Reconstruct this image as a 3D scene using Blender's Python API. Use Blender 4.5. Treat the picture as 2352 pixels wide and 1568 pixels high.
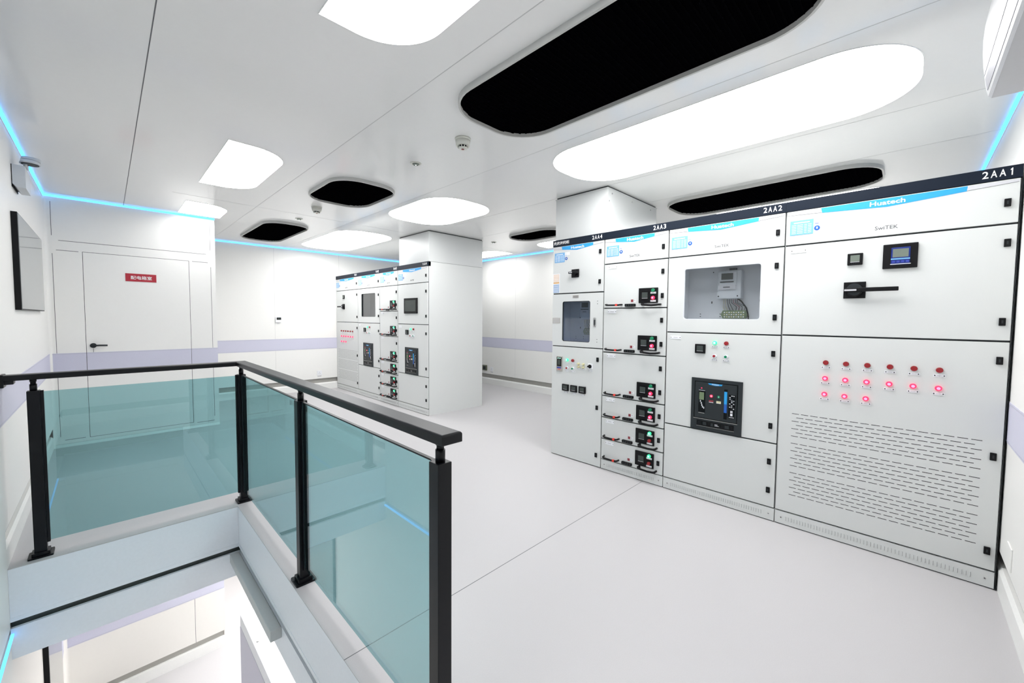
import bpy, bmesh, math
from mathutils import Vector, Matrix
PI = math.pi
# ---------------------------------------------------------------- camera, world, exposure
for o in list(bpy.data.objects): bpy.data.objects.remove(o, do_unlink=True)
SC = bpy.context.scene
C = bpy.data.collections.new('scene'); SC.collection.children.link(C)
F_PX, CX, CY = 921.38, 1176.0, 775.27
YAW, PITCH, ROLL, CAM_H = .7795, -.0483, .0082, 1.4075
fwd = Vector((math.cos(YAW)*math.cos(PITCH), math.sin(YAW)*math.cos(PITCH), math.sin(PITCH)))
rt0 = Vector((math.sin(YAW), -math.cos(YAW), 0)); up0 = rt0.cross(fwd)
rt = math.cos(ROLL)*rt0 + math.sin(ROLL)*up0; up = -math.sin(ROLL)*rt0 + math.cos(ROLL)*up0
cd = bpy.data.cameras.new('camera'); cam = bpy.data.objects.new('camera', cd); C.objects.link(cam)
M4 = Matrix((rt, up, -fwd)).transposed().to_4x4(); M4.translation = (0, 0, CAM_H); cam.matrix_world = M4
cd.sensor_fit = 'HORIZONTAL'; cd.sensor_width = 36; cd.lens = 36*F_PX/2352
cd.shift_x = 0; cd.shift_y = (CY-784)/2352; cd.clip_start = .02; cd.clip_end = 100
SC.camera = cam
w = bpy.data.worlds.new('world'); SC.world = w; w.use_nodes = True
w.node_tree.nodes['Background'].inputs[0].default_value = (.02, .02, .02, 1)
vs = SC.view_settings; vs.view_transform = 'Standard'; vs.look = 'None'; vs.gamma = 1; vs.use_curve_mapping = False
vs.exposure = 0.14
PANEL_POWER = 9.0      # emission of the ceiling light panels
STRIP_POWER = 4.0      # emission of the blue edge strips

# ---------------------------------------------------------------- materials
def mat(name, col, rough=.5, metal=0, emit=None, estr=0, noise=None, bump=None, spec=.5, coat=0):
    m = bpy.data.materials.new(name); m.use_nodes = True
    nt = m.node_tree; b = nt.nodes['Principled BSDF']
    b.inputs['Base Color'].default_value = (*col, 1); b.inputs['Roughness'].default_value = rough
    b.inputs['Metallic'].default_value = metal; b.inputs['Specular IOR Level'].default_value = spec
    if coat: b.inputs['Coat Weight'].default_value = coat; b.inputs['Coat Roughness'].default_value = .12
    if emit: b.inputs['Emission Color'].default_value = (*emit, 1); b.inputs['Emission Strength'].default_value = estr
    tc = nt.nodes.new('ShaderNodeTexCoord')
    n = nt.nodes.new('ShaderNodeTexNoise'); nt.links.new(tc.outputs['Object'], n.inputs['Vector'])
    sc, amt = noise or (60, .03)
    n.inputs['Scale'].default_value = sc; n.inputs['Detail'].default_value = 3
    mx = nt.nodes.new('ShaderNodeMix'); mx.data_type = 'RGBA'
    mx.inputs[6].default_value = (*[c*(1-amt) for c in col], 1); mx.inputs[7].default_value = (*[min(1, c*(1+amt)) for c in col], 1)
    nt.links.new(n.outputs['Fac'], mx.inputs[0]); nt.links.new(mx.outputs[2], b.inputs['Base Color'])
    if bump:
        bp = nt.nodes.new('ShaderNodeBump'); bp.inputs['Strength'].default_value = bump[1]; bp.inputs['Distance'].default_value = .001
        n2 = nt.nodes.new('ShaderNodeTexNoise'); n2.inputs['Scale'].default_value = bump[0]
        nt.links.new(tc.outputs['Object'], n2.inputs['Vector']); nt.links.new(n2.outputs['Fac'], bp.inputs['Height']); nt.links.new(bp.outputs['Normal'], b.inputs['Normal'])
    return m
def emis(name, col, s):
    m = bpy.data.materials.new(name); m.use_nodes = True; nt = m.node_tree; nt.nodes.clear()
    e = nt.nodes.new('ShaderNodeEmission'); e.inputs[0].default_value = (*col, 1); e.inputs[1].default_value = s
    o = nt.nodes.new('ShaderNodeOutputMaterial'); nt.links.new(e.outputs[0], o.inputs[0]); return m
def glass(name, tint, ior=1.5, rough=0.0, boost=1.0):
    m = bpy.data.materials.new(name); m.use_nodes = True; nt = m.node_tree; nt.nodes.clear()
    t = nt.nodes.new('ShaderNodeBsdfTransparent'); t.inputs[0].default_value = (*tint, 1)
    g = nt.nodes.new('ShaderNodeBsdfGlossy'); g.inputs['Roughness'].default_value = rough
    f = nt.nodes.new('ShaderNodeFresnel')      # same reflectance on the entering and the leaving face of the pane
    gm = nt.nodes.new('ShaderNodeNewGeometry'); mi_ = nt.nodes.new('ShaderNodeMix'); mi_.inputs[2].default_value = ior; mi_.inputs[3].default_value = 1/ior
    nt.links.new(gm.outputs['Backfacing'], mi_.inputs[0]); nt.links.new(mi_.outputs[0], f.inputs[0])
    mx = nt.nodes.new('ShaderNodeMixShader'); o = nt.nodes.new('ShaderNodeOutputMaterial')
    nt.links.new(f.outputs[0], mx.inputs[0]); nt.links.new(t.outputs[0], mx.inputs[1]); nt.links.new(g.outputs[0], mx.inputs[2]); nt.links.new(mx.outputs[0], o.inputs[0])
    return m
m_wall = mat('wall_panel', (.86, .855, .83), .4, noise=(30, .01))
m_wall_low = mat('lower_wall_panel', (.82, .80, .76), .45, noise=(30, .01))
m_ceil = mat('ceiling_panel', (.84, .84, .83), .13, noise=(40, .01), spec=.5)
m_seam_shade = mat('seam_and_shade', (.13, .13, .14), .6)  # panel seams, and the painted louver shadows on the plinths
m_seam_l = mat('faint_seam', (.55, .55, .55), .6)
m_floor = mat('vinyl_floor', (.50, .488, .495), .40, noise=(220, .05), bump=(400, .05))
m_white = mat('white_trim_led_tint', (.87, .91, .96), .4)  # white paint with the blue LED bounce put into its colour
m_recess = mat('recess_trim', (.42, .41, .38), .6)
m_band = mat('lavender_band', (.60, .60, .72), .45, noise=(120, .03))
m_bandl = mat('lavender_band_edge', (.50, .50, .60), .45)
m_kerb = mat('kerb_white', (.84, .84, .82), .4)
m_cab = mat('cabinet_grey', (.675, .69, .68), .42, noise=(500, .03), bump=(900, .12))
m_col = mat('column_metal', (.62, .635, .63), .3, noise=(500, .03))
m_cabin = mat('cabinet_interior', (.72, .74, .77), .5, noise=(500, .03))
m_gap = mat('gap_dark', (.02, .024, .028), .6)
m_navy = mat('header_navy', (.008, .013, .024), .5, spec=.15)
m_blk = mat('black_plastic', (.005, .005, .006), .45, spec=.2)
m_blk2 = mat('black_gloss', (.005, .005, .006), .2, spec=.25)
m_dgrey = mat('dark_grey_plastic', (.026, .031, .034), .45, spec=.25)
m_scr = mat('lcd_screen', (.055, .066, .062), .2, spec=.3)
m_scrl = mat('lcd_light', (.16, .19, .16), .25)
m_blue = mat('banner_blue', (.02, .34, .74), .5)
m_blued = mat('deep_blue', (.015, .11, .45), .4)
m_navyscr = mat('relay_blue', (.012, .03, .20), .35, spec=.3)
m_grey_l = mat('banner_grey', (.60, .60, .63), .5)
m_txtw = mat('white_lettering', (.85, .85, .85), .5)
m_txtk = mat('grey_lettering', (.10, .10, .11), .5)
m_plate = mat('nameplate_blue', (.17, .43, .74), .5)
m_tag = mat('white_label', (.84, .85, .88), .45)
m_navybtn = mat('button_blue', (.03, .05, .35), .4)
m_red = mat('lamp_red_off', (.30, .008, .012), .2, coat=.3)
m_redon = mat('lamp_red_on', (.8, .02, .08), .3, emit=(1, .03, .10), estr=1.1)
m_redcore = mat('lamp_red_core', (1, .3, .4), .3, emit=(1, .16, .32), estr=1.6)
m_grn = mat('lamp_green_off', (.01, .22, .10), .2, coat=.3)
m_grnon = mat('lamp_green_on', (.05, .7, .35), .3, emit=(.05, .9, .35), estr=.9)
m_grncore = mat('lamp_green_core', (.4, .9, .7), .3, emit=(.4, 1, .75), estr=1.3)
m_chrome = mat('chrome', (.6, .6, .6), .25, 1)
m_redp = mat('red_plastic', (.75, .05, .03), .4)
m_brown = mat('maroon_label', (.25, .03, .04), .5)
m_gold = mat('terminal_gold', (.70, .66, .42), .4)
m_pcb = mat('terminal_green', (.16, .22, .12), .5)
m_meter = mat('energy_meter_grey', (.62, .65, .68), .45)
m_steel = mat('brushed_steel', (.50, .48, .45), .4, .6)
m_org = mat('sticker_orange', (.80, .42, .12), .5)
m_sblue = mat('sticker_blue', (.08, .25, .55), .5)
m_rail = mat('rail_black', (.003, .0035, .005), .34, noise=(300, .1), spec=.26)
m_sign = mat('sign_red', (.42, .012, .03), .4)
m_mesh = mat('vent_black', (.001, .001, .0015), 1.0, spec=0)
m_mesh2 = mat('vent_black_rib', (.0015, .0015, .002), 1.0, spec=0)
m_rim = mat('vent_rim', (.52, .52, .50), .4)
m_light = emis('light_panel', (1, 1, 1), PANEL_POWER)
m_strip = emis('blue_strip', (.062, .31, .75), STRIP_POWER)
m_added_low = emis('added_lower_light', (1, 1, 1), PANEL_POWER*2)  # stronger emission for the added, unseen lower storey panels
m_dl = emis('small_led', (.95, 1, 1), 3)
m_rglass = glass('railing_glass', (.59, .785, .805), 1.78)
m_pane = glass('clear_pane', (.86, .87, .88), 1.5)
m_paned = glass('smoked_pane', (.70, .74, .80), 1.7)
m_paneg = glass('grey_pane', (.62, .62, .63), 1.8)
m_mirror = mat('glossy_screen', (.25, .27, .27), .10, coat=.3)
m_ac = mat('air_conditioner_white', (.56, .56, .57), .4)
m_acg = mat('air_conditioner_flap', (.50, .50, .52), .4)
m_acd = mat('air_conditioner_grey', (.30, .30, .34), .4)
m_sens = mat('sensor_white', (.66, .66, .60), .4)
m_slotd = mat('slab_gap_dark', (.06, .07, .065), .7)
m_beam = mat('beam_grey', (.55, .58, .58), .5)
m_greencl = mat('socket_dark', (.12, .13, .09), .5)

# ---------------------------------------------------------------- mesh helpers (local frame: x right, y into the wall, z up; front at y=0)
class MB:
    def __init__(s): s.bm = bmesh.new(); s.mats = []
    def mi(s, m):
        if m not in s.mats: s.mats.append(m)
        return s.mats.index(m)
    def box(s, x0, x1, y0, y1, z0, z1, m, bev=0):
        x0, x1 = sorted((x0, x1)); y0, y1 = sorted((y0, y1)); z0, z1 = sorted((z0, z1))
        v = [s.bm.verts.new(p) for p in ((x0,y0,z0),(x1,y0,z0),(x1,y1,z0),(x0,y1,z0),(x0,y0,z1),(x1,y0,z1),(x1,y1,z1),(x0,y1,z1))]
        fs = [s.bm.faces.new([v[i] for i in q]) for q in ((0,3,2,1),(4,5,6,7),(0,1,5,4),(1,2,6,5),(2,3,7,6),(3,0,4,7))]
        k = s.mi(m)
        for f in fs: f.material_index = k
        if bev:
            r = bmesh.ops.bevel(s.bm, geom=list({e for f in fs for e in f.edges}), offset=bev, segments=2, affect='EDGES', profile=.5)
            for f in r['faces']: f.material_index = k
        return s
    def prism(s, pts, y0, y1, m):          # outline in x,z extruded along y
        a = [s.bm.verts.new((p[0], y0, p[1])) for p in pts]; b = [s.bm.verts.new((p[0], y1, p[1])) for p in pts]
        k = s.mi(m); n = len(pts)
        fs = [s.bm.faces.new(a), s.bm.faces.new(list(reversed(b)))]
        for i in range(n): fs.append(s.bm.faces.new((a[i], b[i], b[(i+1) % n], a[(i+1) % n])))
        for f in fs: f.material_index = k
        bmesh.ops.recalc_face_normals(s.bm, faces=fs)
        return s
    def prismx(s, pts, x0, x1, m):         # outline in y,z extruded along x
        a = [s.bm.verts.new((x0, p[0], p[1])) for p in pts]; b = [s.bm.verts.new((x1, p[0], p[1])) for p in pts]
        k = s.mi(m); n = len(pts)
        fs = [s.bm.faces.new(a), s.bm.faces.new(list(reversed(b)))]
        for i in range(n): fs.append(s.bm.faces.new((a[i], b[i], b[(i+1) % n], a[(i+1) % n])))
        for f in fs: f.material_index = k
        bmesh.ops.recalc_face_normals(s.bm, faces=fs)
        return s
    def prismz(s, pts, z0, z1, m):         # outline in x,y extruded along z
        a = [s.bm.verts.new((p[0], p[1], z0)) for p in pts]; b = [s.bm.verts.new((p[0], p[1], z1)) for p in pts]
        k = s.mi(m); n = len(pts)
        fs = [s.bm.faces.new(a), s.bm.faces.new(list(reversed(b)))]
        for i in range(n): fs.append(s.bm.faces.new((a[i], b[i], b[(i+1) % n], a[(i+1) % n])))
        for f in fs: f.material_index = k
        bmesh.ops.recalc_face_normals(s.bm, faces=fs)
        return s
    def ring(s, outer, inner, z0, z1, m, axis='z', y=0):   # band between two loops of equal length, extruded
        k = s.mi(m); n = len(outer); L = []
        for loop in (outer, inner):
            for h in (z0, z1):
                L.append([s.bm.verts.new((p[0], p[1], h) if axis == 'z' else (p[0], h, p[1])) for p in loop])
        o0, o1, i0, i1 = L; fs = []
        for i in range(n):
            j = (i+1) % n
            for A, B in ((o0, o1), (o1, i1), (i1, i0), (i0, o0)): fs.append(s.bm.faces.new((A[i], A[j], B[j], B[i])))
        for f in fs: f.material_index = k
        bmesh.ops.recalc_face_normals(s.bm, faces=fs)
        return s
    def cyl(s, c, r, y0, y1, m, seg=20, r2=None, axis='y'):
        r2 = r if r2 is None else r2; k = s.mi(m)
        def P(rr, a, h):
            u, v = rr*math.cos(a), rr*math.sin(a)
            return {'y': (c[0]+u, h, c[1]+v), 'z': (c[0]+u, c[1]+v, h), 'x': (h, c[0]+u, c[1]+v)}[axis]
        a = [s.bm.verts.new(P(r, 2*PI*i/seg, y0)) for i in range(seg)]; b = [s.bm.verts.new(P(r2, 2*PI*i/seg, y1)) for i in range(seg)]
        fs = [s.bm.faces.new(a), s.bm.faces.new(list(reversed(b)))]
        for i in range(seg):
            f = s.bm.faces.new((a[i], b[i], b[(i+1) % seg], a[(i+1) % seg])); f.smooth = True; fs.append(f)
        for f in fs: f.material_index = k
        bmesh.ops.recalc_face_normals(s.bm, faces=fs)
        return s
    def tube(s, path, r, m, seg=8):
        k = s.mi(m); rings = []; path = [Vector(p) for p in path]
        for i, p in enumerate(path):
            d = (path[min(i+1, len(path)-1)] - path[max(i-1, 0)]).normalized()
            a = d.cross(Vector((0, 0, 1)));
            if a.length < .01: a = d.cross(Vector((0, 1, 0)))
            a.normalize(); b = d.cross(a).normalized()
            rings.append([s.bm.verts.new(p + r*(math.cos(2*PI*j/seg)*a + math.sin(2*PI*j/seg)*b)) for j in range(seg)])
        fs = [s.bm.faces.new(rings[0]), s.bm.faces.new(list(reversed(rings[-1])))]
        for A, B in zip(rings, rings[1:]):
            for j in range(seg):
                f = s.bm.faces.new((A[j], B[j], B[(j+1) % seg], A[(j+1) % seg])); f.smooth = True; fs.append(f)
        for f in fs: f.material_index = k
        bmesh.ops.recalc_face_normals(s.bm, faces=fs)
        return s
    def build(s, name, parent=None, label=None):
        me = bpy.data.meshes.new(name); s.bm.to_mesh(me); s.bm.free()
        for m in s.mats: me.materials.append(m)
        return link(name, me, parent, label)
def link(name, me, parent=None, label=None, loc=None):
    o = bpy.data.objects.new(name, me); C.objects.link(o)
    if parent: o.parent = parent
    if label: o['label'] = label
    if loc: o.location = loc
    return o
def thing(name, label, cat, loc=(0, 0, 0), rz=0, group=None):
    o = bpy.data.objects.new(name, None); C.objects.link(o); o.empty_display_size = .1
    o.location = loc; o.rotation_euler = (0, 0, rz); o['label'] = label; o['category'] = cat
    if group: o['group'] = group
    return o
def struct(o, label=None):
    o['kind'] = 'structure'
    if label: o['label'] = label
    return o
def rrect(x0, x1, y0, y1, r, n=8, corners=(1, 1, 1, 1)):   # corners: x0y0, x1y0, x1y1, x0y1
    P = []
    for (cx, cy, a0, on) in ((x0, y0, PI, corners[0]), (x1, y0, 1.5*PI, corners[1]), (x1, y1, 0, corners[2]), (x0, y1, .5*PI, corners[3])):
        rr = r if on else .002
        sx = 1 if cx == x0 else -1; sy = 1 if cy == y0 else -1
        for i in range(n+1):
            a = a0 + .5*PI*i/n
            P.append((cx+sx*rr+rr*math.cos(a), cy+sy*rr+rr*math.sin(a)))
    return P
TXT = {}
def text_mesh(body, x0, x1, z0, z1, m, bold=0.0, y=-.0213):
    key = (body, round(x1-x0, 4), round(z1-z0, 4), m.name, bold)
    if key not in TXT:
        cu = bpy.data.curves.new('lettering', 'FONT'); cu.body = body; cu.size = 1; cu.offset = bold; cu.resolution_u = 3; cu.extrude = .02
        t = bpy.data.objects.new('lettering_source', cu); C.objects.link(t)
        dg = bpy.context.evaluated_depsgraph_get(); me = bpy.data.meshes.new_from_object(t.evaluated_get(dg))
        bpy.data.objects.remove(t, do_unlink=True); bpy.data.curves.remove(cu)
        xs = [v.co.x for v in me.vertices]; ys = [v.co.y for v in me.vertices]
        ax, ay = min(xs), min(ys); sx = (x1-x0)/(max(xs)-ax); sy = (z1-z0)/(max(ys)-ay)
        for v in me.vertices: v.co = ((v.co.x-ax)*sx, -.0004 if v.co.z > 0 else .0004, (v.co.y-ay)*sy)
        me.materials.clear(); me.materials.append(m); TXT[key] = me
    return TXT[key], (x0, y, z0)
ONE = [(.16, .0), (.36, .0), (.36, .99), (.25, 1.0), (.0, .82), (.0, .66), (.16, .78)]
def marking(parent, body, x0, x1, z0, z1, m, y):
    """cabinet number: four evenly spaced characters joined into one mesh"""
    n = len(body); cell = (x1-x0)/(n-.22); bm = bmesh.new(); w_ = cell*.74
    for i, ch in enumerate(body):
        cx = x0+cell*i
        if ch == '1':
            b = MB(); b.prism([(px*w_+w_*.3, pz*(z1-z0)) for px, pz in ONE], -.0004, .0004, m); me = bpy.data.meshes.new('one'); b.bm.to_mesh(me); b.bm.free()
        else: me = text_mesh(ch, 0, w_, 0, z1-z0, m, .012)[0]
        k = len(bm.verts); bm.from_mesh(me); bm.verts.ensure_lookup_table()
        for v in list(bm.verts)[k:]: v.co.x += cx-x0
    me = bpy.data.meshes.new('lettering'); bm.to_mesh(me); bm.free(); me.materials.append(m)
    return link('lettering', me, parent, loc=(x0, y, z0))
def lettering(parent, body, x0, x1, z0, z1, m, bold=0.0, y=-.0213, name='lettering'):
    me, loc = text_mesh(body, x0, x1, z0, z1, m, bold, y)
    return link(name, me, parent, loc=loc)
CACHE = {}
def cached(key, fn):
    if key not in CACHE:
        b = MB(); fn(b); me = bpy.data.meshes.new(key); b.bm.to_mesh(me); b.bm.free()
        for m in b.mats: me.materials.append(m)
        CACHE[key] = me
    return CACHE[key]

# ---------------------------------------------------------------- room shell
XL, YN, XR, YF, YD, XD, ZC = -.422, -.384, 5.738, 8.054, 6.328, 1.003, 2.636
PB, KT = .214, .13                    # wall panel bottom, kerb top
HX, HY, HY0 = .648, 3.482, .62        # stair opening in the floor: x from left wall to HX, y HY0..HY
LZ = -2.985                           # lower floor
b = MB()
b.box(HX, XR+.1, YN-.1, YF+.1, -.004, 0, m_floor); b.box(XL-.1, HX, HY, YF+.1, -.004, 0, m_floor); b.box(XL-.1, HX, YN-.1, HY0, -.004, 0, m_floor)
for (x0, x1, y) in ((HX, XR, 1.595), (2.3, XR, 4.0)): b.box(x0, x1, y-.0018, y+.0018, 0, .0004, m_seam_l if y > 2 else m_seam_shade)
b.box(2.69, 2.693, 4.0, YF, 0, .0004, m_seam_l)
b.box(-.422, XD, 4.9, 4.903, 0, .0004, m_seam_l)
struct(b.build('floor'), 'light grey vinyl floor with a stairwell opening')
b = MB(); b.box(XL-.1, XR+.1, YN-.1, YF+.1, ZC, ZC+.05, m_ceil)
def cseam(x0, x1, y0, y1, m=m_seam_l): b.box(x0, x1, y0, y1, ZC-.0006, ZC+.001, m)
g = .0022
cseam(.174-g, .174+g, YN, YD, m_seam_shade); cseam(1.225-g, 1.225+g, YN, YF, m_seam_l); cseam(2.278-g, 2.278+g, YN, YF); cseam(3.29-g, 3.29+g, YN, YF); cseam(4.05-g, 4.05+g, YN, YF)
cseam(.5, XR, 5.266-g, 5.266+g)
struct(b.build('ceiling'), 'glossy light grey ceiling panels')

def wallpanel(name, label, loc, rz, x0, x1, seams=(), lower=True, z1=ZC):
    """one wall: panel above a recessed strip and a white kerb; front at local y=0"""
    t = struct(thing(name, label, 'wall', loc, rz)); del t['category']
    b = MB(); b.box(x0, x1, 0, .08, PB, z1, m_wall)
    for s in seams: b.box(s-.0015, s+.0015, -.0005, .001, PB, z1, m_seam_l)
    b.build('panel', t)
    return t
def base(name, loc, rz, x0, x1, label):
    b = MB(); b.box(x0, x1, .035, .08, KT-.01, PB, m_recess); b.prismx([(0, 0), (0, KT-.02), (.012, KT), (.07, KT), (.07, 0)], x0, x1, m_kerb)
    b.box(x0, x1, .001, .02, PB-.004, PB, m_gap)
    o = b.build(name); o.location = loc; o.rotation_euler = (0, 0, rz); return struct(o, label)
def band(name, loc, rz, x0, x1, label):
    b = MB(); b.box(x0, x1, -.002, 0, .79, 1.0, m_band); b.box(x0, x1, -.0028, 0, .797, .802, m_bandl); b.box(x0, x1, -.0028, 0, .988, .993, m_bandl)
    o = b.build(name); o.location = loc; o.rotation_euler = (0, 0, rz); return struct(o, label)
def strip(loc, rz, x0, x1, label, z=ZC, h=.019):
    t = thing('led_strip', label, 'led strip', loc, rz)
    b = MB(); b.box(x0, x1, -.6*h-.004, 0, z-.001-h, z-.001, m_strip); b.build('diffuser', t, 'glowing blue tube')
    b = MB(); b.box(x0, x1, -.004, 0, z-.007-h, z-.001-h, m_white); b.build('channel', t)
    return t
# back wall faces -y, right wall faces -x, left wall faces +x, near wall faces +y
wallpanel('wall_back', 'white wall behind the smaller bank of cabinets', (0, YF, 0), 0, XD, XR+.08, (2.122, 3.264))
base('baseboard_back', (0, YF, 0), 0, XD, XR, 'white kerb with grey recess under the back wall')
band('trim_1', (0, YF, 0), 0, XD, XR, 'lavender band along the back wall')
wallpanel('wall_right', 'white wall behind the gap between the cabinet banks', (XR, 0, 0), -PI/2, -YF, -YN+.08, (-5.577,))
base('baseboard_right', (XR, 0, 0), -PI/2, -YF, -YN, 'white kerb with grey recess under the right wall')
band('trim_2', (XR, 0, 0), -PI/2, -YF, -YN, 'lavender band along the right wall')
wallpanel('wall_near', 'white wall at the right edge behind the air conditioner', (0, YN, 0), PI, -XR, -XL+.08)
base('baseboard_near', (0, YN, 0), PI, -XR, -XL, 'white kerb under the wall at the right edge')
band('trim_3', (0, YN, 0), PI, -XR, -XL, 'lavender band on the wall at the right edge')
# left wall runs down past the floor slab into the lower storey
t = struct(thing('wall_left', 'white left wall beside the stairwell', 'wall', (XL, 0, 0), PI/2)); del t['category']
b = MB(); b.box(YN-.08, YD+.1, 0, .08, PB, ZC, m_wall); b.build('panel', t)
b = MB(); b.box(HY0, HY, .0, .08, -.34, PB, m_wall); b.build('stairwell_panel', t)
for k, (a0, a1) in enumerate(((HY, YD), (YN, HY0))): base('baseboard_left', (XL, 0, 0), PI/2, a0, a1, ('white kerb under the left wall beyond the stairwell', 'white kerb under the left wall before the stairwell')[k])
band('trim_4', (XL, 0, 0), PI/2, YN, YD, 'lavender band along the left wall')
# door wall
t = struct(thing('wall_door', 'white panelled wall around the switch room door', 'wall', (0, YD, 0), 0)); del t['category']
dx0, dx1, dz0, dz1 = -.156, .735, .075, 2.077
b = MB(); b.box(XL, dx0-.004, 0, .05, 0, ZC, m_wall); b.box(dx1+.004, XD, 0, .05, 0, ZC, m_wall); b.box(dx0-.004, dx1+.004, 0, .05, dz1+.004, ZC, m_wall); b.box(dx0-.004, dx1+.004, 0, .05, 0, dz0-.004, m_wall)
b.box(XL, XD, .05, .06, 0, ZC, m_gap)
for (u0, u1, v0, v1) in ((dx0-.004, dx0, dz0-.004, dz1+.004), (dx1, dx1+.004, dz0-.004, dz1+.004), (dx0, dx1, dz0-.004, dz0), (dx0, dx1, dz1, dz1+.004)): b.box(u0, u1, .0012, .04, v0, v1, m_gap)
b.box(XD-.05, XD, .05, YF-YD, 0, ZC, m_wall)
def hl(x0, x1, z): b.box(x0, x1, -.0006, .001, z-.0025, z+.0025, m_seam_shade)
def vl(x, z0, z1): b.box(x-.002, x+.002, -.0006, .001, z0, z1, m_seam_shade)
hl(-.326, .907, 2.179); hl(-.345, -.186, 2.078); hl(.768, .924, 2.077); hl(-.341, -.19, .075); hl(.772, .949, .064)
vl(-.372, 2.225, 2.571); vl(-.372, .114, 2.041); vl(.953, 2.231, 2.59); vl(.953, .119, 2.023)
b.prismx([(-.02, 0), (-.02, .006), (0, .03), (0, 0)], XL, XD, m_kerb)
b.build('panel', t)
for k, (a0, a1) in enumerate(((XL, dx0-.004), (dx1+.004, XD))): band('trim_%d' % (5+k), (0, YD, 0), 0, a0, a1, 'lavender band %s of the door' % ('left', 'right')[k])
# cove in the corner between left wall and door wall
b = MB(); pts = [(XL, YD)] + [(XL+.03-.03*math.cos(a), YD-.03+.03*math.sin(a)) for a in [PI/2*i/6 for i in range(7)]]
b.prismz(pts, .03, ZC, m_wall); struct(b.build('trim_7'), 'rounded cove in the corner left of the door')
# door leaf
d = struct(thing('door_1', 'white flush door with a red sign', 'door', (0, YD, 0), 0)); del d['category']
b = MB(); b.box(dx0, dx1, 0, .045, dz0, dz1, m_wall); b.build('door_leaf', d)
b = MB(); b.box(dx0, dx1, -.002, 0, .79, 1.0, m_band); b.box(dx0, dx1, -.0028, 0, .797, .802, m_bandl); b.box(dx0, dx1, -.0028, 0, .988, .993, m_bandl); b.build('band', d)
b = MB(); b.cyl((-.105, 1.073), .026, -.012, 0, m_dgrey, 24); b.cyl((-.105, 1.073), .012, -.05, -.012, m_dgrey, 16)
b.tube([(-.105, -.045, 1.073), (-.06, -.05, 1.075), (.005, -.05, 1.073)], .0095, m_dgrey, 10); b.box(-.1065, -.1035, -.003, 0, 1.0, 1.04, m_dgrey); b.build('door_handle', d)
sgn = thing('door_sign', 'small red sign with white characters on the white door', 'sign', (0, YD, 0))
b = MB(); b.box(.168, .431, -.004, 0, 1.793, 1.882, m_sign); b.build('sign_board', sgn)
lettering(sgn, '配电箱室', .212, .392, 1.816, 1.858, m_txtw, .012, y=-.0045)
# LED strips
strip((0, YF, 0), 0, XD, XR, 'blue led strip at the ceiling above the back wall', h=.014)
strip((XR, 0, 0), -PI/2, -YF, -YN, 'blue led strip at the ceiling above the right wall, between the cabinet banks', h=.014)
strip((0, YN, 0), PI, -XR, -XL, 'bright blue led strip under the ceiling at the right edge below the air conditioner')
strip((XL, 0, 0), PI/2, YN, YD, 'bright blue led strip under the ceiling along the left wall')
strip((0, YD, 0), 0, XL, XD, 'blue led strip at the ceiling above the white door', h=.016)

# ---------------------------------------------------------------- slab edge and lower storey
def slab(name, loc, rz, x0, x1, label, z0=-.300, z1=-.0042):
    b = MB(); b.box(x0, x1, 0, .02, z0, z1, m_white, .001); b.box(x0, x1, -.002, .02, z0-.004, z0+.02, m_white)
    o = b.build(name); o.location = loc; o.rotation_euler = (0, 0, rz); return struct(o, label)
slab('trim_8', (0, HY, 0), 0, XL, HX, 'white fascia under the far edge of the stair opening')
slab('trim_9', (HX, 0, 0), -PI/2, -HY, -HY0, 'white fascia under the right edge of the stair opening')
b = MB(); b.box(XL, HX+.4, HY+.03, HY+.05, -.40, -.30, m_slotd); b.box(HX+.03, HX+.05, HY0, HY+.03, -.40, -.30, m_slotd); struct(b.build('trim_10'), 'dark gap between the two storeys')
b = MB(); b.box(XL, HX+.02, HY, HY+.02, -.518, -.342, m_white); b.box(HX, HX+.02, HY0, HY, -.518, -.342, m_white); struct(b.build('trim_11'), 'lower white fascia below the dark gap')
b = MB(); b.box(.590, HX, 2.45, HY, -.405, -.342, m_beam, .004); struct(b.build('trim_12'), 'short grey beam piece below the far corner of the opening')
b = MB(); b.box(HX+.02, XR, YN, YF, -.40, -.37, m_ceil); b.box(XL, HX+.02, HY+.05, YF, -.40, -.37, m_ceil); b.box(XL, HX+.02, YN, HY0, -.40, -.37, m_ceil); struct(b.build('ceiling'), 'underside of the slab over the lower storey')
b = MB(); b.box(XL-.1, XR+.1, YN-.1, YF+.1, LZ-.02, LZ, m_floor); struct(b.build('floor'), 'light grey floor of the lower storey')
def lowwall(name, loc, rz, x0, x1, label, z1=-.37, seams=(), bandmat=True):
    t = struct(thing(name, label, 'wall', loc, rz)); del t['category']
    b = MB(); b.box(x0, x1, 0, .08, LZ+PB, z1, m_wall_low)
    for s in seams: b.box(s-.002, s+.002, -.0005, .001, LZ+PB, z1, m_seam_shade)
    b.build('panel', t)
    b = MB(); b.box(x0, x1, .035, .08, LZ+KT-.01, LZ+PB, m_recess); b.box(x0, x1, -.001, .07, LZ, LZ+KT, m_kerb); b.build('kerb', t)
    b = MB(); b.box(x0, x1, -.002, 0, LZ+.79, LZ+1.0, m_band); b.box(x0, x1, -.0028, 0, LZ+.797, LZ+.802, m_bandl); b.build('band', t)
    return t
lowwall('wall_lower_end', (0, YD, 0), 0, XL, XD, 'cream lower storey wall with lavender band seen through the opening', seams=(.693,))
b = MB(); b.box(XD-.01, XD, YD+.02, YF, LZ, -.37, m_wall_low); struct(b.build('wall_lower_return'), 'side of the lower storey wall corner')
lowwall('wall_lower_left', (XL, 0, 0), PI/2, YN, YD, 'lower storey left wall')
lowwall('wall_lower_back', (0, YF, 0), 0, XD, XR, 'lower storey back wall')
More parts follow.
